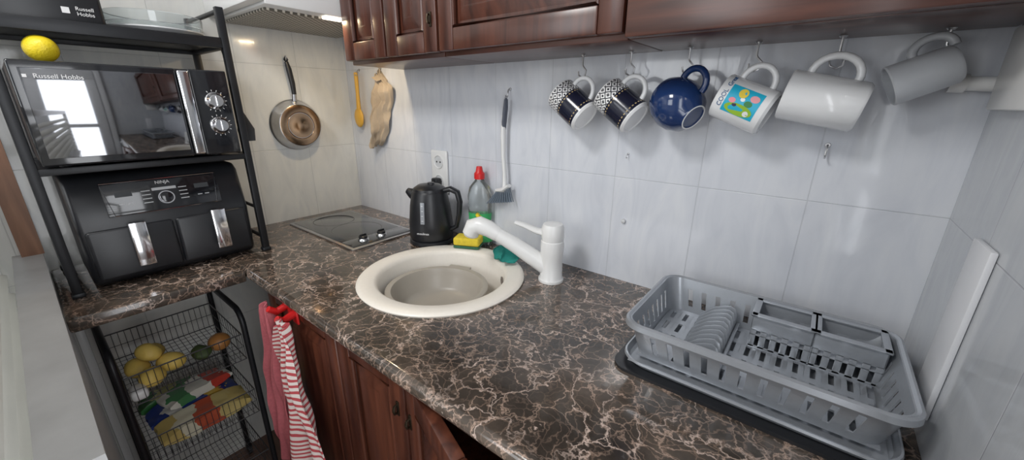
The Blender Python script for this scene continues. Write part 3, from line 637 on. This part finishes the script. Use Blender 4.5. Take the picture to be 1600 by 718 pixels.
# things on top shelf
e=thing('appliance_box','black small appliance with white lettering on the rack','appliance',(0,0,1.5015))
b=B(); b.b2((.06,-.905,.0),(.27,-.735,.12),bev=.008,seg=3); b.done('appliance_body',blackp,e); text('Russell\nHobbs',.0105,frame((0,1,0),(0,0,1),(1,0,0),(.2706,-.765,.038)),inkw,e)
b=B(); b.box((.012,.012,.0006),(0,0,0),bev=0,M=frame((0,1,0),(0,0,1),(1,0,0),(.2706,-.795,.036))); b.done('logo_mark',inkw,e)
e=thing('serving_dish','white oval serving dish with clear cover on the top shelf','dish',(.165,-.625,1.5015))
b=B(); b.lathe([(0,0),(.06,0),(.075,.004),(.105,.02),(.112,.024),(.112,.027),(.102,.026),(.074,.010),(0,.007)],n=48,sx=.9,sy=.9); b.done('dish_body',white_cer,e)
b=B(); b.lathe([(.100,.028),(.112,.036),(.114,.060),(.110,.062),(.108,.038),(.095,.030)],n=48,sx=.9,sy=.9); b.done('clear_cover',clear,e,'clear plastic upper dish')
b=B(); b.tube([(.20,-.492,1.50),(.20,-.486,1.47),(.21,-.482,1.40),(.215,-.482,1.31)],[.007,.008,.007,.006],n=12,flat=.6); b.tube([(.215,-.482,1.32),(.22,-.48,1.27),(.222,-.48,1.235)],[.006,.024,.020],n=14,flat=.25)
b.tube([(.20,-.492,1.495),(.195,-.49,1.51),(.20,-.488,1.525),(.205,-.49,1.51)],.003,n=8,closed=True); o=b.done('kitchen_turner',blackp); tag(o,'black plastic turner hanging on the rack side','utensil')
# ---------------------------------------------------------------- air fryer
e=thing('air_fryer','black dual-drawer air fryer with silver handles','air fryer',(0,0,.9005))
AX=.285
b=B()
prof=[(.035,.006),(AX-.020,.006),(AX-.008,.02),(AX-.001,.150),(AX-.006,.170),(AX-.030,.262),(AX-.050,.277),(.06,.278),(.035,.262)]
bm=bmesh.new(); f=bm.faces.new([bm.verts.new((x,-.892,z)) for x,z in prof]); r=bmesh.ops.extrude_face_region(bm,geom=[f]); bmesh.ops.translate(bm,vec=(0,.356,0),verts=[v for v in r['geom'] if isinstance(v,bmesh.types.BMVert)])
bmesh.ops.recalc_face_normals(bm,faces=bm.faces)
caps=set()
for f in bm.faces:
    if abs(f.normal.y)>.9:
        for ed in f.edges: caps.add(ed)
bmesh.ops.bevel(bm,geom=list(caps),offset=.012,segments=4,profile=.5,affect='EDGES',clamp_overlap=True); b.merge(bm)
for x in(.07,.23):
    for y in(-.86,-.57): b.lathe([(0,0),(.012,0),(.012,.008),(0,.008)],n=14,M=T((x,y,0)))
b.done('body',blackp,e,ang=50)
nrm=V((.092,0,.024)).normalized(); upv=V((-.024,0,.092)).normalized()
Mc=frame((0,1,0),upv,nrm,V((AX-.0175,-.714,.216)))
b=B(); b.box((.236,.084,.003),(0,0,.001),bev=.001,M=Mc); cp=b.done('control_panel',blackg,e)
b=B(); b.tube([(-.106,-.041,.0025),(.106,-.041,.0025),(.117,.041,.0025),(-.117,.041,.0025)],.0014,n=6,M=Mc,closed=True); b.done('panel_trim',chrome,e,'thin silver outline')
b=B(); b.lathe([(.014,.002),(.0135,.009),(.012,.010),(0,.010)],n=32,M=Mc@T((0,-.010,0)),mi=0); b.lathe([(.017,.002),(.017,.004),(.0145,.004)],n=32,M=Mc@T((0,-.010,0)),mi=1); b.done('dial',[blackg,chrome],e)
text('NINJA',.011,Mc@T((0,.027,.003)),inkw,e)
for sx in(-1,1):
    for r_ in range(4):
        b=B(); b.box((.018,.0022,.0005),(sx*.038,.012-.010*r_,.003),bev=0,M=Mc); b.done('panel_print',inkg,e)
    b=B(); b.box((.032,.012,.0005),(sx*.080,.010,.0028),bev=0,M=Mc); b.done('display',MAT('display',(.07,.075,.08),.1),e)
    for k in range(2):
        b=B(); b.box((.010,.0022,.0005),(sx*.080+k*.016-.008,-.014,.003),bev=0,M=Mc); b.done('panel_print',inkg,e)
b=B(); b.box((.05,.007,.0005),(0,.014,.0028),bev=0,M=Mc); b.done('display',inkg,e)
for y0 in(-.882,-.712):
    b=B(); b.b2((AX-.012,y0,.022),(AX+.005,y0+.166,.150),bev=.008,seg=3); dr=b.done('drawer',blackp,e)
    yc=y0+.083+.008; b=B()
    b.b2((AX+.003,yc-.015,.112),(AX+.028,yc+.015,.158),bev=.005,seg=3); b.b2((AX+.026,yc-.017,.048),(AX+.033,yc+.017,.162),bev=.003,mi=1)
    b.done('handle',[blackp,chrome],dr,'vertical silver handle')
# ---------------------------------------------------------------- wire cart
e=thing('wire_cart','black wire basket trolley beneath the worktop','trolley',(0,0,0))
CX0,CX1,CY0,CY1=.05,.365,-.915,-.636
b=B()
for y in(CY0,CY1):
    pts=[(CX1,y,.03),(CX1,y,.70)]
    for k in range(1,8): a=math.radians(90*k/8); pts.append((CX1-.05+.05*math.cos(a),y,.71+.05*math.sin(a)))
    for k in range(0,9): a=math.radians(90+90*k/8); pts.append((CX0+.05+.05*math.cos(a),y,.71+.05*math.sin(a)))
    pts.append((CX0,y,.03)); b.tube(pts,.008,n=12)
b.done('frame',blackm,e)
for x in(CX0,CX1):
    for y in(CY0,CY1):
        b=B(); b.lathe([(0,-.006),(.018,-.006),(.018,.006),(0,.006)],n=20,M=frame((1,0,0),(0,0,1),(0,-1,0),(x,y,.0185))); b.box((.01,.02,.02),(x,y,.034),bev=.002); b.done('wheel',blackp,e)
def basket(z,h):
    b=B(); x0,x1,y0,y1=CX0+.01,CX1-.005,CY0+.010,CY1-.010
    for zz,r in((z,.0018),(z+h,.0022),(z+h*.5,.0010)): b.tube([(x0,y0,zz),(x1,y0,zz),(x1,y1,zz),(x0,y1,zz)],r,n=6,closed=True)
    n=18
    for i in range(n+1):
        y=y0+(y1-y0)*i/n; b.tube([(x0,y,z+h),(x0,y,z),(x1,y,z),(x1,y,z+h)],.0008,n=4)
    for i in range(1,12):
        x=x0+(x1-x0)*i/12; b.tube([(x,y0,z+h),(x,y0,z),(x,y1,z),(x,y1,z+h)],.0008,n=4)
    b.done('wire_basket',wirem,e)
for z,h in((.60,.085),(.40,.085),(.14,.10)): basket(z,h)
pot=None
for i,(x,y,z,rz,s) in enumerate(((.22,-.868,.629,.3,1),(.25,-.80,.627,1.2,1),(.15,-.825,.628,2.0,.95),(.30,-.850,.630,2.6,1.0),(.235,-.838,.672,.8,.9))):
    if pot is None: b=B(); b.sphere(.028,(0,0,0),(1.25,.98,.95),n=26,fn=lambda v:V(v)+noise.noise_vector(V(v)*30)*.003); pot=b.done('lemon',potm); o=pot
    else: o=pot.copy(); COL.objects.link(o)
    o.location=(x,y,z); o.rotation_euler=(0,.1*i,rz); o.scale=(s,)*3; tag(o,'pale yellow lemon in the wire basket','lemon','lemons in the wire basket')
b=B(); b.sphere(.03,(0,0,0),(1,1,.9),n=24); o=b.done('onion',MAT('onion_skin',(.45,.20,.06),.4,var=.3,scale=30),loc=(.25,-.68,.631)); tag(o,'brown onion in the wire basket','onion')
b=B(); b.sphere(.026,(0,0,0),(1.1,.9,.8),n=26,fn=lambda v:V(v)+noise.noise_vector(V(v)*40)*.006); o=b.done('avocado',MAT('dark_green_skin',(.06,.09,.03),.6,var=.3,scale=60),loc=(.27,-.732,.628)); o.rotation_euler=(0,0,.5); tag(o,'dark green avocado in the wire basket','avocado')
b=B(); b.box((.05,.035,.03),(0,0,0),bev=.01,seg=3); o=b.done('paper_packet',white_pl,loc=(.33,-.885,.618)); tag(o,'small white packet in the wire basket','packet')
# soft food packets in the middle basket
def packet_mesh(lx,ly,lz,seed):
    def f(v):
        v=V(v); k=(abs(v.y)/(ly/2))**4
        v.z*=1-.75*min(1,k); v.x*=1+.05*k
        return v+noise.noise_vector(v*35+V((seed,0,0)))*.005
    b=B(); bm=bmesh.new(); bmesh.ops.create_cube(bm,size=1); bmesh.ops.subdivide_edges(bm,edges=bm.edges[:],cuts=11,use_grid_fill=True)
    bmesh.ops.scale(bm,vec=(lx,ly,lz),verts=bm.verts)
    for v in bm.verts: v.co=f(v.co)
    b.merge(bm)
    return b
def PACK(name,cols):
    m,t,bb=nt(name); tc=t.nodes.new('ShaderNodeTexCoord'); sp=t.nodes.new('ShaderNodeSeparateXYZ'); t.links.new(tc.outputs['Object'],sp.inputs[0])
    no=t.nodes.new('ShaderNodeTexNoise'); no.inputs['Scale'].default_value=22; t.links.new(tc.outputs['Object'],no.inputs['Vector'])
    f=math_(t,'ADD',math_(t,'MULTIPLY',sp.outputs[1],4.0),math_(t,'ADD',math_(t,'MULTIPLY',no.outputs['Fac'],.35),.32))
    x=ramp(t,f,[(i/len(cols),c) for i,c in enumerate(cols)],'CONSTANT'); t.links.new(x,bb.inputs['Base Color']); bb.inputs['Roughness'].default_value=.22; return m
pk=[((.05,.20,.06),(.60,.58,.20),(.06,.22,.07),(.75,.75,.7),(.05,.20,.06)),((.03,.06,.28),(.75,.74,.7),(.03,.06,.28),(.65,.45,.08),(.03,.06,.28)),((.60,.46,.16),(.70,.66,.5),(.50,.10,.05),(.62,.50,.2),(.60,.46,.16))]
lb=['green and yellow glossy food packet in the wire basket','dark blue glossy food packet in the wire basket','yellow and red glossy food packet in the wire basket']
for i in range(3):
    o=packet_mesh(.075,.225,.050,i*3.1).done('food_packet',PACK('packet_print',pk[i]),loc=(.105+i*.088,-.77+.006*(i-1),.4295),ang=60); o.rotation_euler=(0,.12*(i-1),.05*(i-1)); tag(o,lb[i],'packet')
o=packet_mesh(.07,.18,.030,8.8).done('food_packet',PACK('packet_print',((.7,.68,.6),(.08,.24,.10),(.72,.70,.62),(.55,.06,.04),(.7,.68,.6))),loc=(.185,-.755,.472),ang=60); o.rotation_euler=(0,0,.25); tag(o,'white and green food packet lying on the other packets','packet')
# ---------------------------------------------------------------- towels
e=thing('towel_hook','red adhesive plastic hooks on the cabinet door','hook',(.585,ydoor,.835))
b=B(); b.box((.055,.006,.05),(0,-.0035,-.012),bev=.004); b.tube([(-.012,-.005,-.005),(-.012,-.030,-.012),(-.012,-.048,.004)],[.010,.010,.008],n=12); b.tube([(.035,-.003,-.01),(.040,-.035,-.018),(.042,-.050,-.004)],[.010,.010,.008],n=12); b.box((.03,.006,.05),(.035,-.0035,-.016),bev=.003); b.done('hook_body',red,e)
def towel(w0_,w1_,L,drift,ph,amp):
    def f(u,v):
        w=w0_+(w1_-w0_)*min(1,v*1.6)**.75; x=(u-.5)*w+drift*v+.006*math.sin(v*9+ph)
        y=-(.010+amp*(.35+v)*(math.sin(u*12+ph+v*2.5)*.5+.5)+.005*math.sin(u*27+ph+v*4))
        n=noise.noise(V((u*4,v*5,ph)))*.014
        return (x,y+n,-L*v+.012*math.sin(u*7+ph)*v+.016*math.cos((u-.5)*5)*(1-v))
    return f
b=B(); b.grid(towel(.05,.130,.52,-.014,.5,.026),52,48,th=.003); o=b.done('tea_towel',pinkt,loc=(.546,ydoor-.032,.835),ang=80); tag(o,'plain pink-red cloth hanging from the red hook','towel')
b=B(); b.grid(towel(.045,.205,.54,.078,2.2,.036),64,50,th=.003); o=b.done('tea_towel',stript,loc=(.646,ydoor-.036,.825),ang=80); tag(o,'red and white striped tea towel on the red hook','towel')
# ---------------------------------------------------------------- slatted blind beyond partition
e=thing('blind','white slatted blind beside the low partition','blind',(0,-1.045,0))
cream=TRANSL('blind_white',(.86,.86,.83))
b=B(); b.b2((.012,-.012,0),(.035,.012,1.34)); b.b2((1.40,-.012,0),(1.43,.012,1.34)); b.b2((.035,-.012,1.30),(1.40,.012,1.34)); b.done('frame',white_pl,e)
b=B()
for i in range(20): b.box((1.365,.034,.004),(0,0,0),bev=.0005,M=T((.7175,.004,.25+i*.052))@Matrix.Rotation(math.radians(-28),4,'X'))
b.done('slats',cream,e)
# ---------------------------------------------------------------- lights
def area(loc,target,size,power,col=(1,1,1),sy=None):
    l=bpy.data.lights.new('l','AREA'); l.energy=power; l.color=col; l.size=size
    if sy: l.shape='RECTANGLE'; l.size_y=sy
    o=bpy.data.objects.new('area_light',l); o.location=loc; o.rotation_euler=(V(target)-V(loc)).to_track_quat('-Z','Y').to_euler(); COL.objects.link(o)
area((.85,-1.5,2.42),(.85,-.5,.8),.36,15,(1,.99,.97))
area((.6,-2.6,1.75),(.85,0,1.1),.8,13,(.94,.97,1),1.1)
area((W-.018,-1.04,1.12),(W-1.018,-1.04,1.12),.46,9,(.95,.97,1),1.48)  # added fill lamp just in front of the door pane, brightens the niche
l=bpy.data.lights.new('hoodlamp','AREA'); l.energy=1.1; l.color=(1,.78,.48); l.size=.025; l.shape='RECTANGLE'; l.size_y=.055
o=bpy.data.objects.new('hood_light',l); o.location=(.357,-.23,1.588); COL.objects.link(o)
w=bpy.data.worlds.new('w'); SC.world=w; w.use_nodes=True; w.node_tree.nodes['Background'].inputs[0].default_value=(.75,.82,.9,1); w.node_tree.nodes['Background'].inputs[1].default_value=.3
# ---------------------------------------------------------------- camera
yaw,pit,rol,f=.6652,.3162,.0096,603.8
F=V((-math.sin(yaw)*math.cos(pit),math.cos(yaw)*math.cos(pit),-math.sin(pit))); R0=V((math.cos(yaw),math.sin(yaw),0)); U0=R0.cross(F)
R=R0*math.cos(rol)+U0*math.sin(rol); U=U0*math.cos(rol)-R0*math.sin(rol)
cd=bpy.data.cameras.new('camera'); cd.sensor_fit='HORIZONTAL'; cd.sensor_width=36; cd.lens=f*36/1600; cd.clip_start=.01
co=bpy.data.objects.new('camera',cd); co.matrix_world=frame(R,U,-F,(1.6212,-.9359,1.3531)); COL.objects.link(co); SC.camera=co
